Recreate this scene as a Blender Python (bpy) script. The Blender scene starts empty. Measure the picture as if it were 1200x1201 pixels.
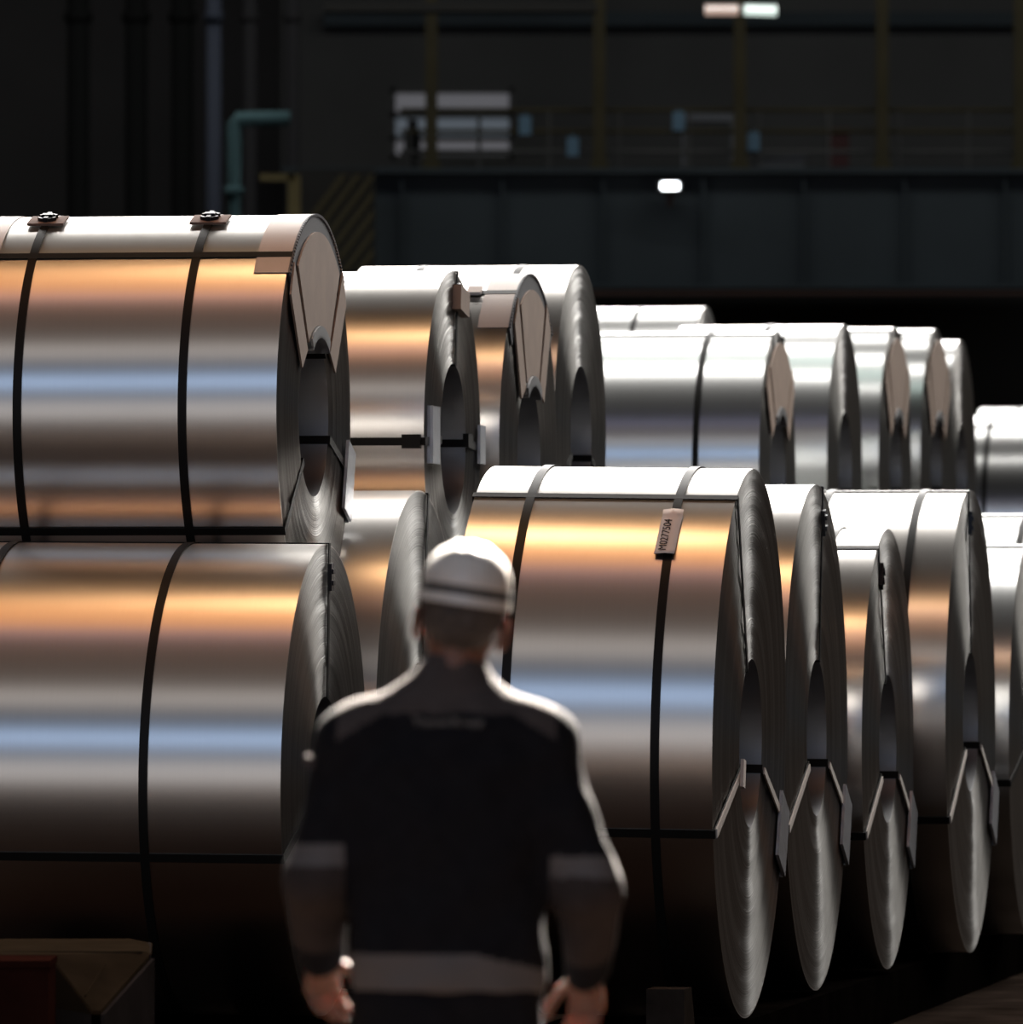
import bpy, math, random
import numpy as np
from mathutils import Vector, Matrix, noise

random.seed(4)
SC = bpy.context.scene
COL = SC.collection
PI = math.pi
R_ = math.radians

# ------------------------------------------------------------------ camera
F = 10000.0                      # focal length in pixels of the 1200x1201 frame
PITCH = math.atan(134.5 / F)
CAM_H = 1.66
YAW = R_(9.3)                    # the coil axes are turned this far from the picture plane
cam_d = bpy.data.cameras.new('camera')
cam = bpy.data.objects.new('camera', cam_d)
COL.objects.link(cam)
cam.location = (0, 0, CAM_H)
cam.rotation_euler = (PI / 2 + PITCH, 0, 0)
cam_d.sensor_fit = 'HORIZONTAL'
cam_d.sensor_width = 36
cam_d.lens = 36 * F / 1200
cam_d.clip_start = 0.5
cam_d.clip_end = 400
cam_d.dof.use_dof = True
cam_d.dof.focus_distance = 31.6
cam_d.dof.aperture_fstop = 5.8
SC.camera = cam
SC.view_settings.view_transform = 'Standard'
SC.view_settings.look = 'None'
SC.view_settings.gamma = 1
SC.view_settings.use_curve_mapping = False
SC.view_settings.exposure = 0.0
try:
    SC.cycles.use_denoising = True
    SC.cycles.max_bounces = 8
    SC.cycles.glossy_bounces = 5
    SC.cycles.sample_clamp_indirect = 6
    SC.cycles.caustics_reflective = False
    SC.cycles.caustics_refractive = False
except Exception:
    pass


def P(u, v, Z):
    """world point on the ray of photograph pixel (u, v) at depth Z along +Y"""
    x, z = (u - 600) / F, (600.5 - v) / F
    c, s = math.cos(PITCH), math.sin(PITCH)
    d = Vector((x, c - s * z, s + c * z))
    d /= d.y
    return Vector((0, 0, CAM_H)) + d * Z


# ------------------------------------------------------------------ world and lights
w = bpy.data.worlds.new('world')
SC.world = w
w.use_nodes = True
w.node_tree.nodes['Background'].inputs[0].default_value = (0.5, 0.55, 0.65, 1)
w.node_tree.nodes['Background'].inputs[1].default_value = 0.02

AX = Vector((math.cos(YAW), -math.sin(YAW), 0))      # along the coil axes, to the right
BK = Vector((math.sin(YAW), math.cos(YAW), 0))       # across the coils, away from the camera


def area(name, along, across, z, sx, sy, direction, color, radiance, spread=180):
    """rectangular lamp: sx metres along the coil axes, sy across, facing 'direction'; emits the given radiance"""
    d = bpy.data.lights.new(name, 'AREA')
    d.shape = 'RECTANGLE'
    d.size, d.size_y = sx, sy
    d.color = color
    d.energy = radiance * PI * sx * sy
    d.spread = R_(spread)
    o = bpy.data.objects.new(name, d)
    COL.objects.link(o)
    o.location = AX * along + BK * across + Vector((0, 0, z))
    n = Vector(direction).normalized()
    zc = -(AX * 0 + BK * n.y + Vector((0, 0, n.z))).normalized()
    xc = AX
    yc = zc.cross(xc).normalized()
    o.matrix_world = Matrix(((xc.x, yc.x, zc.x, o.location.x), (xc.y, yc.y, zc.y, o.location.y),
                             (xc.z, yc.z, zc.z, o.location.z), (0, 0, 0, 1)))
    return o


# sawtooth roof lights, one glazed strip per roof bay, all facing the camera's end of the hall
SKY = (1.0, 0.97, 0.93)
for q_, r_ in ((44, 15.0), (50, 9.0), (57, 7.0), (65, 9.0), (74, 20.0), (82, 28.0)):
    area('roof_light', -8, q_, 13.4, 34, 2.2, (0, -0.86, -0.5), SKY, r_)
# added narrow-beam lamp that rim-lights the worker's helmet and shoulders
area('worker_rim_light', -3.0, 36.0, 13.6, 5.0, 1.2, (0, -0.84, -0.54), (1.0, 0.90, 0.80), 420, 35)
# sodium lamps in deep shades above the coils
area('sodium_lamp_row', -5, 29.8, 11.0, 26, 3.2, (0, 0, -1), (1.0, 0.42, 0.15), 0.42, 96)
area('sodium_lamp', -6.2, 31.1, 10.9, 1.8, 0.8, (0, 0, -1), (1.0, 0.60, 0.30), 8, 110)
# cool lamps above the farther stack
area('mercury_lamp_row', -6, 47.0, 12.0, 26, 2.0, (0, 0, -1), (0.80, 1.0, 0.92), 0.35, 90)
# daylight through the glazed end wall behind the camera, then an added ceiling fill
area('gate_daylight', -8, -12.5, 4.2, 42, 7.0, (0, 1, 0), (1.0, 0.96, 0.95), 1.1)
area('blue_glazing', -8, -12.4, 17.0, 42, 3.2, (0, 1, -0.3), (0.47, 0.66, 1.0), 3.9)
area('upper_glazing', -8, 12.0, 16.6, 42, 3.0, (0, 0.7, -0.7), (1.0, 0.93, 0.88), 1.0)
area('violet_glazing', -8, 26.6, 16.8, 42, 1.2, (0, 0.5, -0.86), (0.55, 0.58, 1.0), 0.6)
area('warm_ceiling_fill', -8, 19.5, 17.5, 42, 12.0, (0, 0, -1), (1.0, 0.72, 0.56), 0.09)  # added dim panel for the warm ceiling glow mirrored in the coils
# added strip light that brightens the far gallery wall
area('gallery_fill_light', 0, 78.0, 15.5, 44, 1.0, (0, 0.86, -0.5), (0.95, 1.0, 1.0), 5.0)


# ------------------------------------------------------------------ materials
def new_mat(name):
    m = bpy.data.materials.new(name)
    m.use_nodes = True
    return m, m.node_tree.nodes, m.node_tree.links, m.node_tree.nodes['Principled BSDF']


def mat(name, col, rough=0.5, metal=0.0, spec=0.5, noise_amt=0.0, noise_scale=8.0, bump=0.0, bump_scale=40.0, emit=None, emit_s=0.0):
    m, N, L, b = new_mat(name)
    b.inputs['Base Color'].default_value = (*col, 1)
    b.inputs['Roughness'].default_value = rough
    b.inputs['Metallic'].default_value = metal
    b.inputs['Specular IOR Level'].default_value = spec
    if noise_amt:
        tc = N.new('ShaderNodeTexCoord')
        n = N.new('ShaderNodeTexNoise')
        n.inputs['Scale'].default_value = noise_scale
        n.inputs['Detail'].default_value = 6
        L.new(tc.outputs['Object'], n.inputs['Vector'])
        r = N.new('ShaderNodeValToRGB')
        r.color_ramp.elements[0].position = 0.3
        r.color_ramp.elements[1].position = 0.7
        r.color_ramp.elements[0].color = (*[c * (1 - noise_amt) for c in col], 1)
        r.color_ramp.elements[1].color = (*[min(1, c * (1 + noise_amt)) for c in col], 1)
        L.new(n.outputs['Fac'], r.inputs['Fac'])
        L.new(r.outputs['Color'], b.inputs['Base Color'])
    if bump:
        tc = N.new('ShaderNodeTexCoord')
        n = N.new('ShaderNodeTexNoise')
        n.inputs['Scale'].default_value = bump_scale
        n.inputs['Detail'].default_value = 5
        L.new(tc.outputs['Object'], n.inputs['Vector'])
        bp = N.new('ShaderNodeBump')
        bp.inputs['Strength'].default_value = bump
        bp.inputs['Distance'].default_value = 0.01
        L.new(n.outputs['Fac'], bp.inputs['Height'])
        L.new(bp.outputs['Normal'], b.inputs['Normal'])
    if emit:
        b.inputs['Emission Color'].default_value = (*emit, 1)
        b.inputs['Emission Strength'].default_value = emit_s
    return m


def sheet_mat(name, col, rough):
    """cold rolled sheet: fine rolling lines run around the coil, so highlights smear along its axis"""
    m, N, L, b = new_mat(name)
    b.inputs['Metallic'].default_value = 1
    b.inputs['Anisotropic'].default_value = 0.55
    b.inputs['Anisotropic Rotation'].default_value = 0.25
    tg = N.new('ShaderNodeTangent')
    tg.direction_type = 'RADIAL'
    tg.axis = 'X'
    L.new(tg.outputs['Tangent'], b.inputs['Tangent'])
    tc = N.new('ShaderNodeTexCoord')
    mp = N.new('ShaderNodeMapping')
    mp.inputs['Scale'].default_value = (120, 2.0, 2.0)
    L.new(tc.outputs['Object'], mp.inputs['Vector'])
    n = N.new('ShaderNodeTexNoise')
    n.inputs['Scale'].default_value = 1.0
    n.inputs['Detail'].default_value = 4
    L.new(mp.outputs['Vector'], n.inputs['Vector'])
    n2 = N.new('ShaderNodeTexNoise')
    n2.inputs['Scale'].default_value = 2.5
    n2.inputs['Detail'].default_value = 3
    L.new(tc.outputs['Object'], n2.inputs['Vector'])
    ad = N.new('ShaderNodeMath')
    ad.operation = 'ADD'
    L.new(n.outputs['Fac'], ad.inputs[0])
    L.new(n2.outputs['Fac'], ad.inputs[1])
    mr = N.new('ShaderNodeMapRange')
    mr.inputs['From Min'].default_value = 0.6
    mr.inputs['From Max'].default_value = 1.4
    mr.inputs['To Min'].default_value = rough - 0.006
    mr.inputs['To Max'].default_value = rough + 0.006
    L.new(ad.outputs[0], mr.inputs['Value'])
    L.new(mr.outputs[0], b.inputs['Roughness'])
    mx = N.new('ShaderNodeMix')
    mx.data_type = 'RGBA'
    mx.inputs[6].default_value = (*[c * 0.975 for c in col], 1)
    mx.inputs[7].default_value = (*[min(1, c * 1.02) for c in col], 1)
    L.new(n.outputs['Fac'], mx.inputs[0])
    L.new(mx.outputs[2], b.inputs['Base Color'])
    return m


def face_mat(name, col, rough):
    """the wound edges of the sheet: concentric layers with a turned-metal sheen"""
    m, N, L, b = new_mat(name)
    b.inputs['Metallic'].default_value = 0.82
    b.inputs['Roughness'].default_value = rough
    b.inputs['Anisotropic'].default_value = 0.96
    b.inputs['Anisotropic Rotation'].default_value = 0.25
    b.inputs['Specular Tint'].default_value = (0.6, 0.6, 0.6, 1)
    tg = N.new('ShaderNodeTangent')
    tg.direction_type = 'RADIAL'
    tg.axis = 'X'
    L.new(tg.outputs['Tangent'], b.inputs['Tangent'])
    tc = N.new('ShaderNodeTexCoord')
    mul = N.new('ShaderNodeVectorMath')
    mul.operation = 'MULTIPLY'
    mul.inputs[1].default_value = (0, 1, 1)
    L.new(tc.outputs['Object'], mul.inputs[0])
    ln = N.new('ShaderNodeVectorMath')
    ln.operation = 'LENGTH'
    L.new(mul.outputs[0], ln.inputs[0])
    n = N.new('ShaderNodeTexNoise')
    n.noise_dimensions = '1D'
    n.inputs['Scale'].default_value = 160
    n.inputs['Detail'].default_value = 3
    L.new(ln.outputs['Value'], n.inputs['W'])
    r = N.new('ShaderNodeMix')
    r.data_type = 'RGBA'
    r.inputs[6].default_value = (*[c * 0.62 for c in col], 1)
    r.inputs[7].default_value = (*[c * 1.25 for c in col], 1)
    mr = N.new('ShaderNodeMapRange')
    mr.inputs['From Min'].default_value = 0.3
    mr.inputs['From Max'].default_value = 0.7
    L.new(n.outputs['Fac'], mr.inputs['Value'])
    L.new(mr.outputs[0], r.inputs[0])
    L.new(r.outputs[2], b.inputs['Base Color'])
    bp = N.new('ShaderNodeBump')
    bp.inputs['Strength'].default_value = 0.55
    bp.inputs['Distance'].default_value = 0.003
    L.new(n.outputs['Fac'], bp.inputs['Height'])
    L.new(bp.outputs['Normal'], b.inputs['Normal'])
    return m


M = {}
M['sheet'] = sheet_mat('rolled_steel_sheet', (0.60, 0.575, 0.55), 0.31)
M['sheet_far'] = sheet_mat('galvanised_steel_sheet', (0.56, 0.565, 0.56), 0.30)
M['face'] = face_mat('wound_sheet_edges', (0.31, 0.30, 0.285), 0.33)
M['bore'] = mat('bore_steel', (0.30, 0.30, 0.31), 0.45, 1.0)
M['strap'] = mat('black_strapping', (0.010, 0.009, 0.008), 0.42, 0.0, 0.12)
M['strap_seal'] = mat('strap_seal_steel', (0.02, 0.022, 0.028), 0.35, 0.6)
M['sleeve'] = mat('strap_edge_sleeve', (0.72, 0.66, 0.60), 0.6, 0.0)
M['plate'] = mat('protector_plate', (0.50, 0.52, 0.56), 0.38, 0.7, bump=0.6, bump_scale=18)
M['board'] = mat('brown_fibre_board', (0.36, 0.255, 0.195), 0.55, 0.0, 0.5, 0.12, 6)
M['collar'] = mat('protector_collar', (0.52, 0.43, 0.38), 0.42, 0.0, 0.6, 0.05, 5)
M['collar_dark'] = mat('collar_flange', (0.10, 0.10, 0.11), 0.5, 0.3)
M['wood'] = mat('seal_pad_board', (0.20, 0.12, 0.09), 0.7, 0, 0.3, 0.25, 30)
M['paper'] = mat('tag_paper', (0.85, 0.76, 0.70), 0.75)
M['ink'] = mat('tag_ink', (0.015, 0.012, 0.012), 0.8)
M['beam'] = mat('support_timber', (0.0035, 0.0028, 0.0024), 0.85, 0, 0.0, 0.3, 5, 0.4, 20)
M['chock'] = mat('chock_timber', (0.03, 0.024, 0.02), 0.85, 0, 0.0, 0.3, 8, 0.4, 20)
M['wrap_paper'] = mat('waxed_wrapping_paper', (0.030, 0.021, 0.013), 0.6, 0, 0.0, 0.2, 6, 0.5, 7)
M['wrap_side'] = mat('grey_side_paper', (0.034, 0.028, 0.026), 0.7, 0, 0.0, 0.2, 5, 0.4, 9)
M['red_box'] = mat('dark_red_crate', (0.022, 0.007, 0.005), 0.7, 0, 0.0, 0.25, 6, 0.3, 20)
M['floor'] = mat('dusty_dark_concrete', (0.026, 0.0185, 0.0145), 0.85, 0, 0.0, 0.5, 3.5, 0.5, 3)
M['dark_wall'] = mat('dark_cladding', (0.05, 0.047, 0.045), 0.9, 0, 0.1, 0.2, 0.3)
M['roof'] = mat('dark_roof', (0.02, 0.02, 0.02), 0.9, 0, 0.1)


# ------------------------------------------------------------------ mesh helpers
class MB:
    def __init__(self):
        self.v, self.f, self.mi = [], [], []

    def add(self, vs, fs, mi=0):
        o = len(self.v)
        self.v += [tuple(p) for p in vs]
        self.f += [tuple(o + i for i in q) for q in fs]
        self.mi += [mi] * len(fs)

    def box(self, lo, hi, mi=0, rot=None, at=None):
        c = [(x, y, z) for z in (lo[2], hi[2]) for y in (lo[1], hi[1]) for x in (lo[0], hi[0])]
        if rot is not None:
            c = [rot @ Vector(p) for p in c]
        if at is not None:
            c = [Vector(p) + Vector(at) for p in c]
        self.add(c, [(0, 2, 3, 1), (4, 5, 7, 6), (0, 1, 5, 4), (2, 6, 7, 3), (0, 4, 6, 2), (1, 3, 7, 5)], mi)

    def prism(self, pts, d, mi=0):
        """polygon pts (3-D) pushed by vector d"""
        n = len(pts)
        a = [Vector(p) for p in pts]
        b = [p + Vector(d) for p in a]
        fs = [tuple(range(n))[::-1], tuple(range(n, 2 * n))]
        fs += [(i, (i + 1) % n, n + (i + 1) % n, n + i) for i in range(n)]
        self.add(a + b, fs, mi)

    def lathe(self, prof, segs, a0=0.0, a1=2 * PI, mi=0, wob=None):
        """profile of (x, r) turned about the X axis; angle 0 points to the viewer (-Y), PI/2 up"""
        closed = abs(a1 - a0 - 2 * PI) < 1e-6
        n = segs if closed else segs + 1
        vs = []
        for i in range(n):
            a = a0 + (a1 - a0) * i / segs
            ca, sa = -math.cos(a), math.sin(a)
            for (x, r) in prof:
                vs.append((x, r * ca, r * sa))
        m = len(prof)
        fs = []
        for i in range(segs):
            j = (i + 1) % n
            for k in range(m - 1):
                fs.append((i * m + k, j * m + k, j * m + k + 1, i * m + k + 1))
        self.add(vs, fs, mi)

    def ring_block(self, x0, x1, r0, r1, segs, a0, a1, mi=0):
        """closed solid sector"""
        pr = [(x0, r0), (x0, r1), (x1, r1), (x1, r0), (x0, r0)]
        o = len(self.v)
        self.lathe(pr, segs, a0, a1, mi)
        if abs(a1 - a0 - 2 * PI) > 1e-6:
            m = 5
            self.f += [(o + 3, o + 2, o + 1, o + 0), tuple(o + segs * m + k for k in (0, 1, 2, 3))]
            self.mi += [mi, mi]

    def tube(self, pts, r, segs=8, mi=0):
        pts = [Vector(p) for p in pts]
        rings = []
        vs = []
        for i, p in enumerate(pts):
            d = (pts[min(i + 1, len(pts) - 1)] - pts[max(i - 1, 0)]).normalized()
            u = d.cross(Vector((0, 0, 1)))
            if u.length < 1e-3:
                u = d.cross(Vector((1, 0, 0)))
            u.normalize()
            v = d.cross(u)
            for k in range(segs):
                a = 2 * PI * k / segs
                vs.append(p + u * math.cos(a) * r + v * math.sin(a) * r)
        fs = []
        for i in range(len(pts) - 1):
            for k in range(segs):
                k2 = (k + 1) % segs
                fs.append((i * segs + k, i * segs + k2, (i + 1) * segs + k2, (i + 1) * segs + k))
        fs += [tuple(range(segs))[::-1], tuple((len(pts) - 1) * segs + k for k in range(segs))]
        self.add(vs, fs, mi)

    def build(self, name, mats, parent=None, smooth=False, loc=None, rot=None):
        me = bpy.data.meshes.new(name)
        me.from_pydata(self.v, [], self.f)
        me.update()
        if not isinstance(mats, (list, tuple)):
            mats = [mats]
        for m in mats:
            me.materials.append(m)
        if len(mats) > 1:
            me.polygons.foreach_set('material_index', self.mi)
        import bmesh
        b = bmesh.new()
        b.from_mesh(me)
        bmesh.ops.recalc_face_normals(b, faces=b.faces)
        b.to_mesh(me)
        b.free()
        if smooth:
            me.polygons.foreach_set('use_smooth', [True] * len(me.polygons))
            if smooth != 'all':
                me.set_sharp_from_angle(angle=R_(smooth if smooth is not True else 35))
        o = bpy.data.objects.new(name, me)
        COL.objects.link(o)
        if parent is not None:
            o.parent = parent
        if loc is not None:
            o.location = loc
        if rot is not None:
            o.rotation_euler = rot
        return o


def tag(o, label, cat, group=None, kind=None):
    if label:
        o['label'] = label
    if cat:
        o['category'] = cat
    if group:
        o['group'] = group
    if kind:
        o['kind'] = kind
    return o


def thing(name, label, cat, loc=(0, 0, 0), rot=(0, 0, 0), group=None):
    o = bpy.data.objects.new(name, None)
    o.empty_display_size = 0.2
    COL.objects.link(o)
    o.location = loc
    o.rotation_euler = rot
    return tag(o, label, cat, group)


def struct(name, mb, m, loc=None, rot=None):
    o = mb.build(name, m, None, False, loc, rot)
    o['kind'] = 'structure'
    return o


# ------------------------------------------------------------------ the hall
b = MB(); b.box((-45, -15, -0.3), (60, 112, 0)); struct('floor', b, M['floor'])
b = MB(); b.box((-45, 110, 0), (60, 110.4, 22)); struct('wall_back', b, mat('back_wall_cladding', (0.13, 0.12, 0.11), 0.9, 0, 0.0, 0.2, 0.3))
b = MB(); b.box((-45.4, -15, 0), (-45, 110, 22)); struct('wall_left', b, M['dark_wall'])
b = MB(); b.box((60, -15, 0), (60.4, 110, 22)); struct('wall_right', b, M['dark_wall'])
b = MB(); b.box((-45, -15, 22), (60, 110, 22.4)); struct('ceiling', b, M['roof'])
b = MB(); b.box((-45, -22, 0), (60, -21.6, 22)); struct('wall_front', b, M['dark_wall'])

# ------------------------------------------------------------------ coils
G_LOW = 'steel coils of the lower layer'
G_UP = 'steel coils stacked on the lower layer'
ROOTS = {}


def coil(key, label, group, u, v, Rpx, Z, width, tilt=0.0, bands=(), eyes=(), eyes_back=(), sleeves=(), plates=(),
         boards=False, collar=False, hole=0.305, far=False, pads=(), lo=False, seals=(), tail=None, q=None, bang=None):
    """u, v, Rpx: centre and radius of the right-hand face in the photograph; Z its depth"""
    if q is None:
        C = P(u, v, Z)
        Rr = Rpx * Z / F
    else:
        C, Rr = q
    rot = Matrix.Rotation(-YAW, 3, 'Z') @ Matrix.Rotation(R_(tilt), 3, 'Y')
    base = C - rot @ Vector((width / 2, 0, Rr))
    root = thing('steel_coil', label, 'steel coil', base, (0, R_(tilt), -YAW), group)
    ROOTS[key] = (root, C, Rr, width)
    w2 = width / 2
    rnd = random.Random(sum(ord(c) for c in key))
    up = (0, 0, Rr)
    segs = 64 if lo else 144
    sheet = M['sheet_far'] if far else M['sheet']
    # the wound roll: two layered end faces and the bore
    nr = 8 if lo else 46
    prof = []
    rr = [Rr - 0.004 - (Rr - 0.004 - hole) * i / nr for i in range(nr + 1)]
    offs = [0.0]
    for i in range(nr):
        offs.append(offs[-1] * 0.8 + rnd.uniform(-0.0022, 0.0022))
    right = [(w2 + o, r) for o, r in zip(offs, rr)]
    left = [(-w2 - o, r) for o, r in zip(offs, rr)][::-1]
    b = MB()
    b.lathe(right, segs, mi=0)
    b.lathe([right[-1], (w2 - 0.02, hole), (-w2 + 0.02, hole), left[0]], segs, mi=1)
    b.lathe(left, segs, mi=0)
    b.build('steel_roll', [M['face'], M['bore']], root, 30, up)
    # outer wrap: the last turn of sheet, ending in a tail edge
    b = MB()
    n = 96 if lo else 256
    ta = R_(tail if tail is not None else 215)
    vs, fs = [], []
    for i in range(n + 1):
        t = i / n
        a = ta + 2 * PI * t
        r = Rr - 0.0035 + 0.0035 * t
        for (x, dr) in ((-w2, -0.004), (-w2, 0), (w2, 0), (w2, -0.004)):
            vs.append((x, -(r + dr) * math.cos(a), (r + dr) * math.sin(a)))
    for i in range(n):
        for k in range(3):
            fs.append((i * 4 + k, i * 4 + 4 + k, i * 4 + 5 + k, i * 4 + 1 + k))
    b.add(vs, fs)
    b.build('outer_wrap', sheet, root, 40, up)
    # straps around the girth
    for dx in bands:
        b = MB()
        x = w2 - dx
        b.ring_block(x - 0.016, x + 0.016, Rr, Rr + 0.004, segs, 0, 2 * PI)
        o = b.build('girth_strap', M['strap'], root, 40, up)
    # straps through the eye
    for th in list(eyes) + list(eyes_back):
        a = R_(th)
        nrm = Vector((0, -math.cos(a), math.sin(a)))
        tv = Vector((0, math.sin(a), math.cos(a)))
        hw, t = 0.016, 0.004
        b = MB()

        def slab(p0, p1, nn):
            p0, p1 = Vector(p0), Vector(p1)
            pts = [p0 - tv * hw, p0 + tv * hw, p1 + tv * hw, p1 - tv * hw]
            b.prism(pts, nn * t)
        e = 0.004
        slab(nrm * Rr + Vector((-w2 - e, 0, 0)), nrm * Rr + Vector((w2 + e, 0, 0)), nrm)
        slab(nrm * hole + Vector((-w2 - e, 0, 0)), nrm * hole + Vector((w2 + e, 0, 0)), -nrm)
        for s in (1, -1):
            slab(nrm * (hole - t) + Vector((s * (w2 + e), 0, 0)), nrm * (Rr + t) + Vector((s * (w2 + e), 0, 0)), Vector((s, 0, 0)))
        o = b.build('eye_strap', M['strap'], root, False, up)
        if th in seals:
            s = MB()
            c = nrm * (Rr * 0.86) + Vector((w2 + 0.008, 0, 0))
            rt = Matrix.Rotation(a - PI / 2, 3, 'X')
            s.box((-0.004, -0.024, -0.05), (0.012, 0.024, 0.05), rot=rt, at=c)
            s.box((0.012, -0.018, -0.03), (0.018, 0.018, -0.012), rot=rt, at=c)
            s.box((0.012, -0.018, 0.012), (0.018, 0.018, 0.03), rot=rt, at=c)
            s.build('strap_seal', M['strap_seal'], o)
        if th in sleeves:
            s = MB()
            p0, p1 = nrm * (hole + 0.02) + Vector((w2 + 0.009, 0, 0)), nrm * (Rr - 0.01) + Vector((w2 + 0.009, 0, 0))
            pts = [p0 - tv * 0.013, p0 + tv * 0.013, p1 + tv * 0.017, p1 - tv * 0.017]
            s.prism(pts, (0.006, 0, 0))
            s.build('strap_sleeve', M['sleeve'], o)
    for (th, r0, r1, hw) in plates:
        a = R_(th)
        nrm = Vector((0, -math.cos(a), math.sin(a)))
        tv = Vector((0, math.sin(a), math.cos(a)))
        b = MB()
        q0, q1 = nrm * (r0 * Rr), nrm * (r1 * Rr)
        f0 = Vector((w2 + 0.010, 0, 0))
        b.prism([q0 - tv * hw + f0, q0 + tv * hw + f0, q1 + tv * hw + f0, q1 - tv * hw + f0], (0.012, 0, 0))
        # flange folded back over the rim
        b.prism([q1 - tv * hw + f0, q1 + tv * hw + f0, q1 + tv * hw + f0 + Vector((-0.2, 0, 0)), q1 - tv * hw + f0 + Vector((-0.2, 0, 0))], nrm * 0.012)
        b.build('edge_protector', M['plate'], root, False, up)
    if collar:
        for s in ((1, -1) if collar == 2 else (1,)):
            b = MB()
            xa, xb = sorted((s * (w2 + 0.006), s * (w2 - 0.125)))
            b.ring_block(xa, xb, Rr + 0.0004, Rr + 0.0026, 60, R_(43), R_(137))
            o = b.build('edge_collar', M['collar'], root, 30, up)
            b = MB()
            xa, xb = sorted((s * (w2 + 0.004), s * (w2 + 0.010)))
            b.ring_block(xa, xb, Rr * 0.86, Rr + 0.0026, 60, R_(43), R_(137))
            # serrations along the folded rim
            for i in range(60):
                t0 = R_(43) + R_(94) * i / 60
                b.ring_block(xb - 0.002 if s > 0 else xa - 0.006, xb + 0.006 if s > 0 else xa + 0.002, Rr - 0.006, Rr + 0.004, 1, t0, t0 + R_(0.8))
            b.build('collar_flange', M['collar_dark'], o, 30)
    if boards:
        # fibre boards over the upper half of the face: one centre fan, two side pieces
        def fan(a0, a1, r0, r1, x0, name):
            b = MB()
            b.ring_block(w2 + x0, w2 + x0 + 0.008, r0, r1, 24, R_(a0), R_(a1))
            return b.build(name, M['board'], root, 30, up)
        be = bang or eyes[0]
        fan(be + 1.7, 178.3 - be, hole * 1.12, Rr * 0.915, 0.012, 'face_board')
        for s in (0, 1):
            b = MB()
            for k in range(1):
                def pt(ang, r):
                    a = R_(ang if s == 0 else 180 - ang)
                    return (w2 + 0.012, -r * math.cos(a), r * math.sin(a))
                pts = [pt(be - 2.3, Rr * 0.985), pt(be - 4, hole * 1.1), pt(be - 24, hole * 1.25), pt(be - 13, Rr * 0.94)]
                if s == 1:
                    pts = pts[::-1]
                b.prism(pts, (0.008, 0, 0))
            b.build('side_board', M['board'], root, False, up)
        b = MB()
        b.ring_block(w2 - 0.10, w2 + 0.03, hole - 0.010, hole - 0.002, 36, R_(55), R_(125))
        b.ring_block(w2 + 0.022, w2 + 0.03, hole - 0.010, hole + 0.035, 36, R_(57), R_(123))
        b.build('bore_protector', M['bore'], root, 30, up)
    for dx in pads:
        b = MB()
        x = w2 - dx
        for k in range(6):
            b.box((-0.070, -0.055 + k * 0.11 / 6, 0), (0.070, -0.055 + (k + 1) * 0.11 / 6, 0.010), at=(x, -0.226, 0))
        o = b.build('seal_pad', M['wood'], root, False, (0, 0, Rr), None)
        # lie it on the curved top, towards the viewer
        o.location = Vector((0, 0, Rr))
        for vv in o.data.vertices:
            y, h = vv.co.y, vv.co.z
            th = y / Rr
            vv.co.y = math.sin(th) * (Rr + 0.005 + h)
            vv.co.z = math.cos(th) * (Rr + 0.005 + h)
        s = MB()
        s.ring_block(-0.001, 0.014, 0.030, 0.040, 14, R_(25), R_(155))
        s.ring_block(-0.001, 0.014, 0.030, 0.040, 14, R_(205), R_(335))
        s.v = [(x + p[1], p[2], p[0]) for p in s.v]
        s.box((-0.008, -0.045, 0), (0.008, 0.045, 0.018), at=(x, 0, 0))
        s.box((-0.02, -0.012, 0), (0.02, 0.012, 0.022), at=(x, 0, 0))
        so = s.build('strap_seal', M['strap_seal'], o)
        so.location = (0, -math.sin(0.226 / Rr) * (Rr + 0.014), math.cos(0.226 / Rr) * (Rr + 0.014))
        so.rotation_euler = (0.226 / Rr, 0, 0)
    return root


# right-hand front row, one behind the other
coil('R1', 'large steel coil with a paper tag, to the right of the worker', G_LOW, 880, 871.5, 322.5, 31.09, 0.95, 0.8,
     bands=(0.205, 0.745), eyes=(62, -18), eyes_back=(199,), sleeves=(-18, 199), plates=((203, 0.78, 1.0, 0.13),), tail=62)
coil('R2', 'narrow steel coil right behind the tagged coil', G_LOW, 958, 865, 297, 33.42, 0.95, 0.0,
     bands=(0.25, 0.7), eyes=(99, -20), eyes_back=(200,), sleeves=(-20, 200), plates=((204, 0.78, 1.0, 0.13),), seals=(99,))
coil('R3', 'smallest front coil, lower than its neighbours, third from the tagged coil', G_LOW, 1042, 878, 258.5, 35.42, 0.85, 0.0,
     bands=(0.20, 0.62), eyes=(65, -22), eyes_back=(202,), sleeves=(-22, 202), plates=((206, 0.76, 1.0, 0.13),), seals=(65,), tail=65)
coil('R4', 'pale topped steel coil behind the smallest front coil', G_LOW, 1139, 846, 271.5, 37.45, 0.95, 0.0,
     bands=(0.19, 0.6), eyes=(82, -24), eyes_back=(201,), sleeves=(-24, 201), plates=((206, 0.78, 1.0, 0.13),), seals=(82,))
coil('R5', 'steel coil cut by the right picture edge, its end face showing', G_LOW, 1207, 867, 229, 39.64, 0.80, 0.0,
     bands=(0.3,), eyes=(80, -12), eyes_back=(192,), far=True)
coil('R6', 'steel coil at the right picture edge of which only the white top shows', G_LOW, 1280, 838, 236, 42.0, 1.15, 0.0,
     bands=(0.3,), eyes=(80,), far=True)
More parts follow.
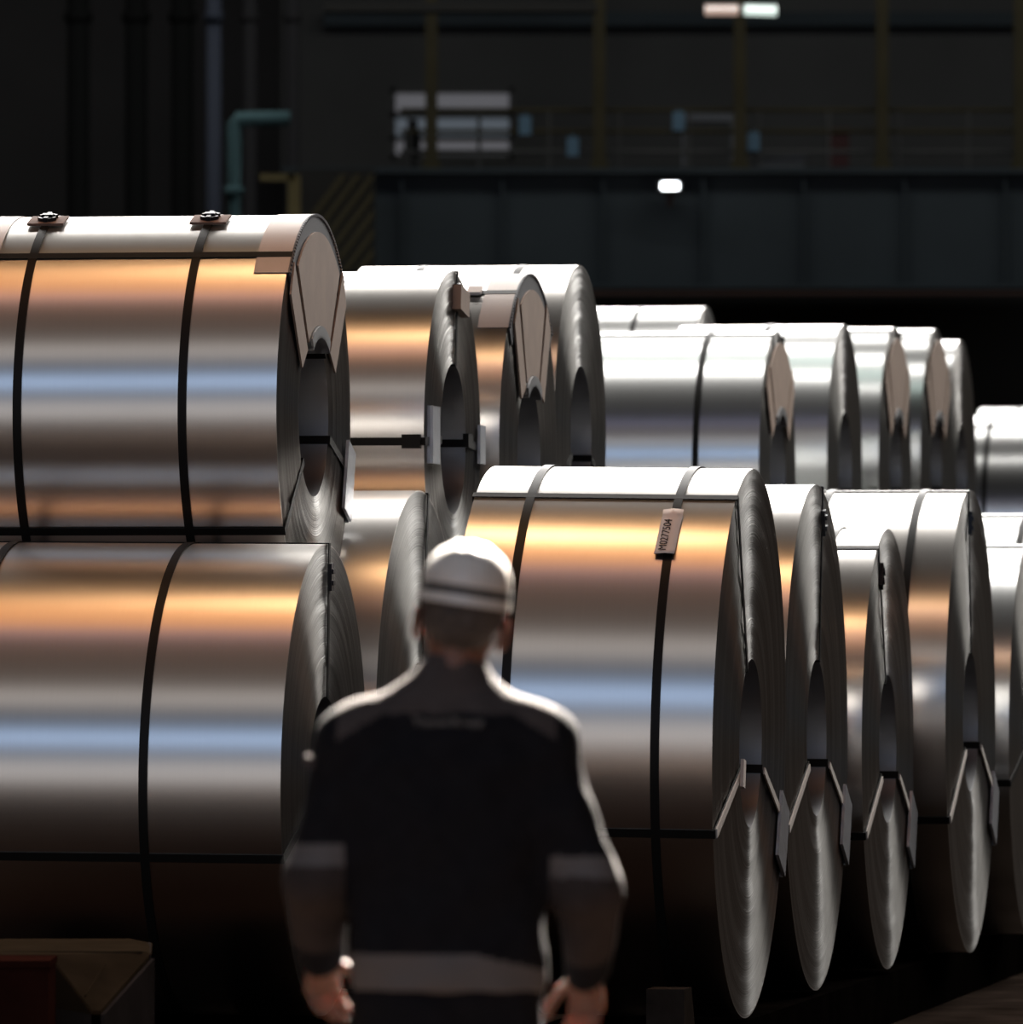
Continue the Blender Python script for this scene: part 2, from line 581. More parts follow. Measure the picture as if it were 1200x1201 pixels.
# left column: lower layer
coil('A', 'wide steel coil at lower left beside the worker, carrying the strapped coil', G_LOW, 381, 915, 277, 31.25, 1.65, 0.4,
     bands=(0.50, 1.155), eyes=(92, -18), eyes_back=(198,), seals=(92,))
coil('B', 'orange-lit steel coil partly hidden behind the worker in the white helmet', G_LOW, 492, 868, 293, 33.44, 1.25, 0.0,
     bands=(0.5,), eyes=(100, -20), eyes_back=(200,))
# left column: stacked layer
coil('U1', 'wide steel coil at upper left with two seal pads on its top', G_UP, 368.5, 488, 236, 32.24, 1.24, 0.0,
     bands=(0.355, 0.98), eyes=(50.8, -35.5), eyes_back=(129.2, 196), boards=True, collar=2, pads=(0.355, 0.98),
     plates=((200, 0.80, 1.0, 0.14),))
coil('U2', 'stacked coil with a silver edge protector on its end face', G_UP, 531, 515, 198, 34.62, 1.10, 0.0,
     bands=(0.75,), eyes=(97, -2), eyes_back=(182,), plates=((0.5, 0.62, 0.86, 0.115), (181, 0.80, 1.0, 0.08)), seals=(97,), tail=67)
coil('U3', 'stacked coil with brown face boards, third from the left', G_UP, 620, 535, 213, 36.2, 1.0, 0.0,
     bands=(0.4,), eyes=(62, -20), eyes_back=(118, 200), boards=True, collar=1)
coil('U4', 'stacked coil with a plain rounded end, last before the darker far coils', G_UP, 681, 509, 198, 38.3, 0.98, 0.0,
     bands=(0.25, 0.7), eyes=(-20,), eyes_back=(200,), tail=118)
V = [('V1', 'dull silver stacked coil with one strap, first of the farther stack', 912, 554, 166, 44.5, 0.95, (0.33,), True),
     ('V2', 'stacked coil with a bare end face behind the dull silver one', 991, 548, 168, 47.1, 0.9, (0.4,), False),
     ('V3', 'stacked coil with a boarded face, third of the farther stack', 1050, 548, 165, 49.3, 0.9, (0.4,), True),
     ('V4', 'stacked coil with a boarded face, fourth of the farther stack', 1098, 548, 163, 51.3, 0.9, (0.4,), True),
     ('V5', 'hindmost coil of the farther stack, its bright rim against the dark', 1128, 556, 158, 53.1, 0.9, (0.4,), False)]
for (k, lab, u, v, r, z, wd, bd, brd) in V:
    coil(k, lab, G_UP, u, v, r, z, wd, 0.0, bands=bd, eyes=(73, -25) if brd else (-25,), eyes_back=(107, 205) if brd else (205,), boards=brd, collar=0, far=True, bang=51,
         tail=74)

SY, CY = math.sin(YAW), math.cos(YAW)
BOT = 0.234


def qh(key):
    _, C, r, _ = ROOTS[key]
    return C.x * SY + C.y * CY, C.z, r


def hidden(q0, keys):
    us = [qh(k) for k in keys]
    return -0.016 + min(((q0 - a) ** 2 + (h - BOT) ** 2 - r * r) / (2 * (h - BOT + r)) for a, h, r in us)


def mid(a, b_):
    return (qh(a)[0] + qh(b_)[0]) / 2


for i, (q0, ks) in enumerate([(mid('U2', 'U3'), ('U2', 'U3')), (mid('U3', 'U4'), ('U3', 'U4')), (qh('U4')[0] + 0.92, ('U4',)),
                              (41.02, None), (qh('V1')[0] - 0.98, ('V1',)), (mid('V1', 'V2'), ('V1', 'V2')), (mid('V2', 'V3'), ('V2', 'V3')),
                              (mid('V3', 'V4'), ('V3', 'V4')), (mid('V4', 'V5') + 0.02, ('V4', 'V5')), (qh('V5')[0] + 1.15, ('V5',))]):
    r = hidden(q0, ks) if ks else 0.95
    # right-hand face on the line of the column's faces
    along = -5.9 + 0.0 * q0
    x0 = ROOTS['U1'][1]
    al = x0.x * CY - x0.y * SY + 0.008 * (q0 - qh('U1')[0])
    C = AX * al + BK * q0 + Vector((0, 0, BOT + r))
    coil('H%d' % i, 'plain steel coil of the lower layer, under the stacked coils at the back', 'hidden coils under the stack', 0, 0, 0, 0, 1.1, bands=(0.4,), lo=True, q=(C, r), far=True)

# piles farther back
for (k, lab, u, top, z, r, wd, dq) in (('W', 'distant steel coil whose bright top shows above the dull silver coil', 829, 360, 56.0, 0.88, 0.98, 1.05),
                                   ('X1', 'distant steel coil with a white top at the right picture edge', 1236, 487, 61.0, 0.80, 0.62, 0.92),
                                   ('X2', 'farthest steel coil, a sliver of white top at the right picture edge', 1262, 477.5, 65.5, 0.85, 0.72, 0.92)):
    t = P(u, top, z)
    C = t - Vector((0, 0, r))
    coil(k, lab, 'distant steel coils', 0, 0, 0, 0, wd, bands=(0.42,), far=True, q=(C, r), tail=100, lo=True)
    for s in (-1, 1):
        q0 = qh(k)[0] + s * dq
        rl = hidden(q0, (k,))
        Cl = Vector(C) - Vector((0, 0, C.z)) + BK * (s * dq) + Vector((0, 0, BOT + rl))
        coil(k + 'ab'[s > 0], 'plain steel coil on the floor beneath the distant coils', 'hidden coils under the distant stack', 0, 0, 0, 0, wd, lo=True, q=(Cl, rl), far=True)

# timber skids under the coils
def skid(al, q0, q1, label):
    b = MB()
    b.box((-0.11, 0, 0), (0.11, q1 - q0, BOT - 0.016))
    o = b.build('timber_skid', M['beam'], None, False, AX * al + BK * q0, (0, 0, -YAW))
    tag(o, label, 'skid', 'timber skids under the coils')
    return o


def al_of(key):
    _, C, r, wd = ROOTS[key]
    return C.x * CY - C.y * SY, wd
a0, wd0 = al_of('R1')
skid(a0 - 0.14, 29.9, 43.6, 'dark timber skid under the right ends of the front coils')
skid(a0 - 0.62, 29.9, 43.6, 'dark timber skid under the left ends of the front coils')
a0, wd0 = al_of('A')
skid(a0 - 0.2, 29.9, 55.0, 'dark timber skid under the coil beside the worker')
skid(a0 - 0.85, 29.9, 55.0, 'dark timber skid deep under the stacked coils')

# small pieces fixed to single coils -------------------------------------------------
def on_coil(key, px_dist, th, r_off=0.0):
    """point on the outer wrap: metres left of the right face, angle; in root coordinates"""
    _, C, r, wd = ROOTS[key]
    a = R_(th)
    return Vector((wd / 2 - px_dist, -(r + r_off) * math.cos(a), r + (r + r_off) * math.sin(a)))


# paper tag threaded on the strap of the tagged coil
root, C, Rr, wd = ROOTS['R1']
b = MB()
n = 10
vs, fs = [], []
tw, t0, t1 = 0.037, 42.0, 55.6
for i in range(n + 1):
    th = t0 + (t1 - t0) * i / n
    lift = 0.006 + 0.004 * abs(i / n - 0.5) * 2 + (0.006 if i in (0, n) else 0)
    sk = (i / n - 0.5) * 0.006
    for (dx, dl) in ((tw, 0.000), (0, 0.006), (-tw, 0.002)):
        vs.append(on_coil('R1', 0.214 + dx - sk, th, lift + dl))
for i in range(n):
    for k in range(2):
        fs.append((i * 3 + k, i * 3 + k + 1, i * 3 + 4 + k, i * 3 + 3 + k))
b.add(vs, fs)
tagp = b.build('paper_tag', M['paper'], root, 'all')
tagp['label'] = 'white paper tag with a printed number'
so = tagp.modifiers.new('thick', 'SOLIDIFY'); so.thickness = 0.002


def text_obj(name, body, size, mtl, parent, matrix, align='CENTER'):
    cu = bpy.data.curves.new(name, 'FONT')
    cu.body = body
    cu.size = size
    cu.extrude = 0.0006
    cu.align_x = align
    cu.align_y = 'CENTER'
    tmp = bpy.data.objects.new(name, cu)
    COL.objects.link(tmp)
    me = bpy.data.meshes.new_from_object(tmp.evaluated_get(bpy.context.evaluated_depsgraph_get()))
    bpy.data.objects.remove(tmp)
    me.materials.clear()
    me.materials.append(mtl)
    o = bpy.data.objects.new(name, me)
    COL.objects.link(o)
    o.parent = parent
    o.matrix_local = matrix
    return o


pc = on_coil('R1', 0.222, 47.4, 0.0165)
a_ = on_coil('R1', 0.214 + 0.003, 42.0, 0.0)
c_ = on_coil('R1', 0.214 - 0.003, 55.6, 0.0)
xd = (c_ - a_).normalized()
nd = Vector((0, -math.cos(R_(48.8)), math.sin(R_(48.8))))
nd = (nd - xd * nd.dot(xd)).normalized()
yd = nd.cross(xd)
mt = Matrix(((xd.x, yd.x, nd.x, pc.x), (xd.y, yd.y, nd.y, pc.y), (xd.z, yd.z, nd.z, pc.z), (0, 0, 0, 1)))
text_obj('tag_number', 'M0277504', 0.040, M['ink'], tagp, mt)

# stacked coil with the silver protector: brown corner block at the top of the face and strap buckles
root, C, Rr, wd = ROOTS['U2']
b = MB()
rt = Matrix.Rotation(R_(-8), 3, 'X')
b.box((-0.01, -0.02, -0.05), (0.03, 0.19, 0.05), rot=rt, at=(wd / 2 + 0.005, 0.02, Rr * 1.84))
o = b.build('corner_block', M['board'], root)
o['label'] = 'brown corner block strapped to the rim'
b = MB()
b.box((-0.03, -0.02, -0.028), (0.045, 0.012, 0.028), at=on_coil('U2', 0.055, -2, 0.008))
b.build('strap_buckle', M['strap'], root)
b = MB()
b.box((-0.004, -0.06, -0.028), (0.02, 0.06, 0.028), at=(wd / 2 + 0.004, 0.305, Rr + 0.0))
b.build('strap_buckle', M['strap'], root)

root, C, Rr, wd = ROOTS['R1']
b = MB()
nrm = Vector((0, -math.cos(R_(-17)), math.sin(R_(-17))))
b.box((0, -0.03, -0.05), (0.012, 0.03, 0.05), rot=Matrix.Rotation(R_(-8), 3, 'X'), at=nrm * 0.36 + Vector((wd / 2 + 0.016, 0, Rr)))
b.build('strap_paper', M['paper'], root)
root, C, Rr, wd = ROOTS['U3']
b = MB()
b.box((-0.03, -0.03, 0), (0.03, 0.03, 0.014), rot=Matrix.Rotation(R_(28), 3, 'X'), at=on_coil('U3', 0.17, 62, 0.004))
b.build('strap_pad', M['paper'], root)

# ------------------------------------------------------------------ things on the floor in front
# paper-wrapped package with folded end, and a dark red crate before it
def wpt(u, v, Z):
    p = P(u, v, Z)
    return p


zf, zb = 26.4, 28.05
cr = P(177, 1126, zf)
pk = thing('wrapped_package', 'long package in brown paper with folded end, at lower left below the wide coil', 'package', (cr.x, zf, 0), (0, 0, R_(2.4)))
PKI = (Matrix.Translation((cr.x, zf, 0)) @ Matrix.Rotation(R_(2.4), 4, 'Z')).inverted()


def L_(u, v, Z):
    return PKI @ P(u, v, Z)


top = L_(100, 1103, zb).z
xl = -1.1
b = MB()
b.box((xl, 0.55, 0), (0.0, zb - zf, top - 0.006))
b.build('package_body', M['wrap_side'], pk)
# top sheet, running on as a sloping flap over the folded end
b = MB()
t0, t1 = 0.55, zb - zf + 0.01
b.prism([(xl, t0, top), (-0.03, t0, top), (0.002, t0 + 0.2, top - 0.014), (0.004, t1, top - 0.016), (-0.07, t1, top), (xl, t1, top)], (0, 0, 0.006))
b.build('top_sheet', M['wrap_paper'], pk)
b = MB()
e0, e1 = L_(60, 1126, zf), L_(60, 1126, zf)
apex0, apex1 = L_(108, 1190, zf), L_(118, 1190, zf)
left = L_(60, 1126, zf)
b.prism([(xl, 0.56, top), (xl, 0.0, left.z), (left.x, 0.0, left.z), apex0, apex1, (0.0, 0.56, top - 0.012)], (0, 0.012, 0.012))
b.build('end_flap', M['wrap_paper'], pk)
c0, c1 = L_(100, 1170, zf), L_(122, 1133, zf)
b = MB()
b.tube([(c0.x, 0.02, c0.z + 0.004), (c1.x, 0.36, L_(122, 1133, zf + 0.36).z + 0.004)], 0.004, 6)
b.build('paper_crease', M['wrap_paper'], pk)
b = MB()
pts = [L_(60, 1127, zf), L_(107, 1190, zf), L_(107, 1201, zf)]
b.prism([(xl, 0, left.z - 0.004)] + [tuple(p) for p in pts] + [(pts[-1].x, pts[-1].y, 0), (xl, 0, 0)], (0, 0.012, 0))
b.build('side_fold', M['wrap_side'], pk)
b = MB()
b.prism([(0.0, 0.54, top - 0.016), tuple(apex1), (apex1.x, 0.0, 0), (0.0, 0.54, 0)], (0.012, 0.0, 0))
b.build('side_fold', M['wrap_side'], pk)
ct = P(30, 1126, 25.9)
b = MB()
cx0, cx1 = P(-120, 1126, 25.9).x, P(58, 1126, 25.9).x
b.box((cx0, 0, 0), (cx1, 0.42, ct.z - 0.02))
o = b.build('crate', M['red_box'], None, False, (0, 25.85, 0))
tag(o, 'dark red crate in front of the brown paper package, at the left edge', 'crate')
b = MB()
b.box((cx0 - 0.008, -0.01, ct.z - 0.02), (cx1 + 0.004, 0.43, ct.z))
b.build('crate_lid', M['red_box'], o)
for zz in (0.14, 0.34):
    b = MB(); b.box((cx0, -0.008, zz - 0.012), (cx1, 0.0, zz + 0.012)); b.build('batten', M['red_box'], o)
# timber chock under the tagged coil
pc = P(776, 1150, 30.45)
b = MB()
hw = 22 * 30.45 / F
b.prism([(-hw, 0, 0), (hw, 0, 0), (hw, 0, pc.z), (-hw, 0, pc.z)], (0, 0.18, 0))
b.prism([(-hw, 0.18, 0), (-hw, 0.42, 0), (-hw, 0.18, pc.z)], (2 * hw, 0, 0))
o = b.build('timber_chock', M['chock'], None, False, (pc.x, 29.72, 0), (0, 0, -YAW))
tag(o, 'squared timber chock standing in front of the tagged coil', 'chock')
# ------------------------------------------------------------------ the worker
class Field:
    """signed distance grid; add() blends shapes smoothly, mesh() extracts one continuous surface (surface nets)"""

    def __init__(self, lo, hi, h):
        self.lo, self.h = np.array(lo, float), h
        self.n = np.ceil((np.array(hi) - self.lo) / h).astype(int) + 1
        self.f = np.full(self.n, 1.0, np.float32)

    def _win(self, lo, hi):
        a = np.clip(np.floor((np.array(lo) - self.lo) / self.h).astype(int), 0, self.n - 1)
        b = np.clip(np.ceil((np.array(hi) - self.lo) / self.h).astype(int) + 1, 1, self.n)
        g = [self.lo[i] + self.h * np.arange(a[i], b[i]) for i in range(3)]
        return tuple(slice(a[i], b[i]) for i in range(3)), np.stack(np.meshgrid(*g, indexing='ij'), -1)

    def _mix(self, sl, d, k):
        f = self.f[sl]
        if k > 0:
            hh = np.maximum(k - np.abs(f - d), 0) / k
            self.f[sl] = np.minimum(f, d) - hh * hh * k * 0.25
        else:
            self.f[sl] = np.minimum(f, d)

    def cap(self, a, b, ra, rb, k=0.02):
        a, b = np.array(a, float), np.array(b, float)
        m = max(ra, rb) + k + 3 * self.h
        sl, p = self._win(np.minimum(a, b) - m, np.maximum(a, b) + m)
        ba = b - a
        t = np.clip(((p - a) @ ba) / max(ba @ ba, 1e-9), 0, 1)
        d = np.linalg.norm(p - a - t[..., None] * ba, axis=-1) - (ra + (rb - ra) * t)
        self._mix(sl, d.astype(np.float32), k)

    def ell(self, c, r, k=0.02, rot=None, cut=None):
        c, r = np.array(c, float), np.array(r, float)
        m = r.max() + k + 3 * self.h
        sl, p = self._win(c - m, c + m)
        q_ = p - c
        if rot is not None:
            q_ = q_ @ np.array(rot)
        k0 = np.linalg.norm(q_ / r, axis=-1)
        k1 = np.linalg.norm(q_ / (r * r), axis=-1) + 1e-9
        d = k0 * (k0 - 1) / k1
        if cut is not None:
            d = np.maximum(d, cut(q_))
        self._mix(sl, d.astype(np.float32), k)

    def tube(self, rings, k=0.02, power=2.0):
        """vertical run of ellipses (z, cx, cy, rx, ry)"""
        r = np.array(rings, float)
        m = k + 3 * self.h
        lo = [(r[:, 1] - r[:, 3]).min() - m, (r[:, 2] - r[:, 4]).min() - m, r[0, 0] - m]
        hi = [(r[:, 1] + r[:, 3]).max() + m, (r[:, 2] + r[:, 4]).max() + m, r[-1, 0] + m]
        sl, p = self._win(lo, hi)
        z = p[..., 2]
        it = [np.interp(z, r[:, 0], r[:, i]) for i in range(1, 5)]
        k0 = (np.abs((p[..., 0] - it[0]) / it[2]) ** power + np.abs((p[..., 1] - it[1]) / it[3]) ** power) ** (1 / power)
        d = (k0 - 1) * np.minimum(it[2], it[3])
        d = np.maximum(d, np.maximum(r[0, 0] - z, z - r[-1, 0]))
        self._mix(sl, d.astype(np.float32), k)

    def cut_below(self, z0):
        z = self.lo[2] + self.h * np.arange(self.n[2])
        self.f = np.maximum(self.f, (z0 - z)[None, None, :].astype(np.float32))

    def mesh(self):
        f, n = self.f, self.n
        s = f < 0
        cs = np.zeros(n - 1, np.int8)
        for dx in (0, 1):
            for dy in (0, 1):
                for dz in (0, 1):
                    cs += s[dx:n[0] - 1 + dx, dy:n[1] - 1 + dy, dz:n[2] - 1 + dz]
        act = (cs > 0) & (cs < 8)
        ids = np.argwhere(act)
        num = np.full(n - 1, -1, np.int64)
        num[act] = np.arange(len(ids))
        acc = np.zeros((len(ids), 3))
        cnt = np.zeros(len(ids))
        cor = [np.array((x, y, z)) for x in (0, 1) for y in (0, 1) for z in (0, 1)]
        for i in range(8):
            for j in range(i + 1, 8):
                if np.abs(cor[i] - cor[j]).sum() != 1:
                    continue
                a, b_ = ids + cor[i], ids + cor[j]
                fa, fb = f[a[:, 0], a[:, 1], a[:, 2]], f[b_[:, 0], b_[:, 1], b_[:, 2]]
                x = (fa < 0) != (fb < 0)
                t = np.where(x, fa / np.where(x, fa - fb, 1), 0)
                acc += np.where(x[:, None], cor[i] + (cor[j] - cor[i]) * t[:, None], 0)
                cnt += x
        V_ = self.lo + self.h * (ids + acc / cnt[:, None])
        faces = []
        for ax in range(3):
            o1, o2 = [(1, 2), (2, 0), (0, 1)][ax]
            e = [slice(None)] * 3
            e2 = [slice(None)] * 3
            e[ax], e2[ax] = slice(0, -1), slice(1, None)
            diff = s[tuple(e)] != s[tuple(e2)]
            idx = np.argwhere(diff)
            ok = (idx[:, o1] > 0) & (idx[:, o2] > 0) & (idx[:, o1] < n[o1] - 1) & (idx[:, o2] < n[o2] - 1)
            idx = idx[ok]
            ins = s[idx[:, 0], idx[:, 1], idx[:, 2]]
            q4 = []
            for (d1, d2) in ((-1, -1), (0, -1), (0, 0), (-1, 0)):
                c = idx.copy()
                c[:, o1] += d1
                c[:, o2] += d2
                q4.append(num[c[:, 0], c[:, 1], c[:, 2]])
            q4 = np.stack(q4, -1)
            q4[~ins] = q4[~ins][:, ::-1]
            faces.append(q4)
        return V_, np.concatenate(faces)


def sdf_obj(name, fld, mtl, parent, fold=0.0, fold_scale=9.0, zones=None):
    """zones: list of (name, material, test(centroids)->mask): those faces become child meshes"""
    V_, Q = fld.mesh()
    if fold:
        # normals from the quads, then cloth folds along them
        a, b_, c = V_[Q[:, 0]], V_[Q[:, 1]], V_[Q[:, 2]]
        fn = np.cross(b_ - a, c - a)
        vn = np.zeros_like(V_)
        for i in range(4):
            np.add.at(vn, Q[:, i], fn)
        vn /= np.linalg.norm(vn, axis=1)[:, None] + 1e-12
        x, y, z = (V_ * fold_scale).T
        w_ = np.sin(2.1 * z + 1.3 * np.sin(1.7 * x + 0.4) + 2.0 * np.sin(0.9 * y)) + 0.7 * np.sin(3.7 * z - 2.3 * x + 1.1 * np.sin(2.9 * y + z)) \
            + 0.5 * np.sin(5.1 * x + 2.2 * z + 1.5 * y)
        V_ = V_ + vn * (w_ * fold)[:, None]
    cen = V_[Q].mean(axis=1)
    left = np.ones(len(Q), bool)
    todo = []
    for (zn, zm, test) in (zones or []):
        mk = test(cen) & left
        left &= ~mk
        todo.append((zn, zm, mk))

    def make(nm, mk, mt_, par):
        q_ = Q[mk]
        used, inv = np.unique(q_, return_inverse=True)
        me = bpy.data.meshes.new(nm)
        me.from_pydata(V_[used].tolist(), [], inv.reshape(q_.shape).tolist())
        me.materials.append(mt_)
        me.polygons.foreach_set('use_smooth', [True] * len(me.polygons))
        me.update()
        o = bpy.data.objects.new(nm, me)
        COL.objects.link(o)
        o.parent = par
        return o
    main = make(name, left, mtl, parent)
    for (zn, zm, mk) in todo:
        if mk.any():
            make(zn, mk, zm, main)
    return main


def skin_mat():
    m, N, L, b = new_mat('skin')
    b.inputs['Base Color'].default_value = (0.18, 0.08, 0.05, 1)
    b.inputs['Roughness'].default_value = 0.5
    b.inputs['Subsurface Weight'].default_value = 0.75
    b.inputs['Subsurface Radius'].default_value = (1.0, 0.25, 0.12)
    b.inputs['Subsurface Scale'].default_value = 0.014
    return m


M['skin'] = skin_mat()
M['hair'] = mat('greying_hair', (0.05, 0.042, 0.038), 0.6, 0, 0.4, 0.4, 60, 0.6, 160)
M['black_cloth'] = mat('black_work_cloth', (0.010, 0.010, 0.012), 0.9, 0, 0.06, 0.15, 30, 0.3, 150)
M['grey_cloth'] = mat('grey_work_cloth', (0.062, 0.052, 0.050), 0.9, 0, 0.08, 0.12, 30, 0.3, 150)
M['sleeve_cloth'] = mat('dark_grey_sleeve_cloth', (0.036, 0.030, 0.029), 0.9, 0, 0.08, 0.12, 30, 0.3, 150)
M['reflect'] = mat('reflective_tape', (0.085, 0.078, 0.078), 0.7, 0.0, 0.5)
M['helmet'] = mat('white_helmet_shell', (0.62, 0.59, 0.55), 0.35, 0, 0.5)
M['helmet_trim'] = mat('black_helmet_band', (0.015, 0.014, 0.014), 0.6)
M['boot'] = mat('black_leather_boot', (0.02, 0.018, 0.016), 0.5, 0, 0.4, 0.2, 20)
M['eye'] = mat('eye_white', (0.7, 0.68, 0.65), 0.2)
M['iris'] = mat('iris_dark', (0.03, 0.02, 0.015), 0.2)

WX, WZ = -0.13, 17.3
man = thing('person', 'worker in white helmet and black and grey jacket, walking towards the coils', 'person', (WX, WZ, 0))

# joints, in metres from the point between the feet: x right, y away from the camera, z up
SH = {-1: (-0.185, 0.0, 1.425), 1: (0.185, 0.0, 1.415)}
EL = {-1: (-0.262, -0.02, 1.150), 1: (0.285, -0.03, 1.125)}
WR = {-1: (-0.262, 0.135, 0.985), 1: (0.285, 0.12, 0.955)}
HIP = {-1: (-0.095, 0.0, 0.92), 1: (0.095, 0.0, 0.92)}
KN = {-1: (-0.10, 0.13, 0.50), 1: (0.10, 0.03, 0.50)}
AN = {-1: (-0.10, 0.14, 0.095), 1: (0.10, -0.20, 0.135)}
H0 = np.array((0.012, 0.012, 1.56))
HR = R_(8.5)
HM = np.array(((math.cos(HR), 0, math.sin(HR)), (0, 1, 0), (-math.sin(HR), 0, math.cos(HR))))   # head rolled to the right


def hd(x, y, z):
    return H0 + HM @ np.array((x, y, z))


fb = Field((-0.40, -0.34, -0.01), (0.42, 0.36, 1.84), 0.0048)
# trunk, neck
fb.tube([(0.86, 0, 0, .150, .105), (0.95, 0, 0, .165, .11), (1.08, 0, 0, .140, .10), (1.25, 0, 0, .155, .105), (1.36, 0, 0, .165, .10),
         (1.44, 0, 0, .13, .075), (1.50, 0.003, 0, .075, .06)], 0.03)
fb.cap((0.003, -0.01, 1.44), tuple(hd(0, -0.012, 0.07)), 0.062, 0.056, 0.04)
for s in (-1, 1):
    fb.cap((s * 0.06, 0, 1.45), SH[s], 0.05, 0.052, 0.04)
    fb.cap(SH[s], EL[s], 0.052, 0.042, 0.03)
    fb.cap(EL[s], WR[s], 0.042, 0.028, 0.02)
    fb.cap(HIP[s], KN[s], 0.085, 0.058, 0.03)
    fb.cap(KN[s], AN[s], 0.056, 0.038, 0.02)
    fo = np.array(AN[s])
    toe = (fo[0], fo[1] + 0.15, 0.045)
    fb.cap((fo[0], fo[1] - 0.02, max(0.05, fo[2] - 0.05)), toe, 0.038, 0.030, 0.03)
# head
fb.ell(hd(0, -0.012, 0.148), (0.077, 0.097, 0.098), 0.02, HM)
fb.ell(hd(0, 0.035, 0.065), (0.060, 0.058, 0.062), 0.035, HM)
fb.ell(hd(0, 0.074, 0.022), (0.026, 0.022, 0.020), 0.03, HM)
fb.ell(hd(0, 0.070, 0.135), (0.055, 0.026, 0.020), 0.02, HM)
fb.cap(hd(0, 0.088, 0.118), hd(0, 0.112, 0.083), 0.009, 0.014, 0.012)
for s in (-1, 1):
    fb.ell(hd(s * 0.013, 0.099, 0.080), (0.009, 0.010, 0.008), 0.008, HM)
    fb.ell(hd(s * 0.045, 0.062, 0.085), (0.020, 0.020, 0.018), 0.025, HM)
    er = HM @ np.array(((math.cos(s * 0.45), -math.sin(s * 0.45), 0), (math.sin(s * 0.45), math.cos(s * 0.45), 0), (0, 0, 1)))
    fb.ell(hd(s * 0.090, -0.012, 0.098), (0.0065, 0.021, 0.036), 0.008, er)
    fb.ell(hd(s * 0.083, 0.000, 0.072), (0.007, 0.010, 0.012), 0.008, er)
fb.cap(hd(-0.022, 0.090, 0.052), hd(0.022, 0.090, 0.052), 0.006, 0.006, 0.006)
fb.cap(hd(-0.018, 0.089, 0.043), hd(0.018, 0.089, 0.043), 0.007, 0.007, 0.005)


def hand(s):
    W_ = np.array(WR[s])
    fore = W_ - np.array(EL[s])
    fore /= np.linalg.norm(fore)
    d = fore * 0.45 + (np.array((0.04, 0.50, -0.62)) if s < 0 else np.array((0.0, 0.25, -0.82)))
    d /= np.linalg.norm(d)
    n_ = np.array((-s * 0.45, -0.9, 0.0))          # palm side: towards the thigh and back
    n_ -= d * (n_ @ d)
    n_ /= np.linalg.norm(n_)
    t_ = np.cross(d, n_)
    if t_[0] * s > 0:                               # thumb side lies on the inner side
        t_ = -t_
    fb.cap(W_, W_ + d * 0.02, 0.027, 0.024, 0.015)
    kn = []
    for i, o in enumerate((0.030, 0.010, -0.010, -0.028)):
        kpos = W_ + d * (0.088 - 0.004 * abs(i - 1) - (0.006 if i == 3 else 0)) + t_ * o
        fb.cap(W_ + d * 0.02 + t_ * o * 0.6, kpos, 0.0145, 0.0115, 0.012)
        kn.append(kpos)
    lens = ((0.040, 0.024, 0.019), (0.044, 0.028, 0.020), (0.041, 0.026, 0.020), (0.032, 0.020, 0.017))
    bends = ((22, 34, 22), (30, 42, 26), (34, 46, 28), (36, 48, 30))
    for i in range(4):
        p, ang = kn[i], 0.0
        r0 = (0.0092, 0.0096, 0.0092, 0.0080)[i]
        for j in range(3):
            ang += R_(bends[i][j])
            dd = d * math.cos(ang) + n_ * math.sin(ang) + t_ * (0.06 * (1.5 - i))
            dd /= np.linalg.norm(dd)
            q_ = p + dd * lens[i][j]
            fb.cap(p, q_, r0, r0 * 0.9, 0.004)
            p, r0 = q_, r0 * 0.9
    p = W_ + d * 0.022 + t_ * 0.022
    for (dd, ln, ra, rb, k) in ((d * 0.62 + t_ * 0.70 + n_ * 0.30, 0.046, 0.0145, 0.0115, 0.012), (d * 0.80 + t_ * 0.40 + n_ * 0.42, 0.032, 0.0108, 0.0098, 0.005),
                                (d * 0.84 + t_ * 0.15 + n_ * 0.52, 0.026, 0.0096, 0.0082, 0.004)):
        dd = dd / np.linalg.norm(dd)
        fb.cap(p, p + dd * ln, ra, rb, k)
        p = p + dd * ln


for s in (-1, 1):
    hand(s)
body = sdf_obj('body', fb, M['skin'], man)
for s in (-1, 1):
    for (nm, rr_, yy, mt_) in (('eye', 0.0125, 0.077, M['eye']), ('iris', 0.0062, 0.0845, M['iris'])):
        b = MB()
        b.lathe([(-rr_ * math.cos(PI * i / 10), max(1e-5, rr_ * math.sin(PI * i / 10))) for i in range(11)], 16)
        b.build(nm, mt_, body, 'all', tuple(hd(s * 0.031, yy, 0.112)))

# hair: the back and sides below the helmet
fh = Field((-0.12, -0.15, 1.55), (0.17, 0.12, 1.80), 0.004)
fh.ell(hd(0, -0.018, 0.138), (0.0815, 0.099, 0.098), 0.0, HM, cut=lambda q_: np.maximum(q_[..., 1] - (0.030 + 0.35 * (q_[..., 2])), -0.085 + 0.25 * np.abs(q_[..., 0]) * 0 - q_[..., 2]))
sdf_obj('hair', fh, M['hair'], man, 0.0012, 60)

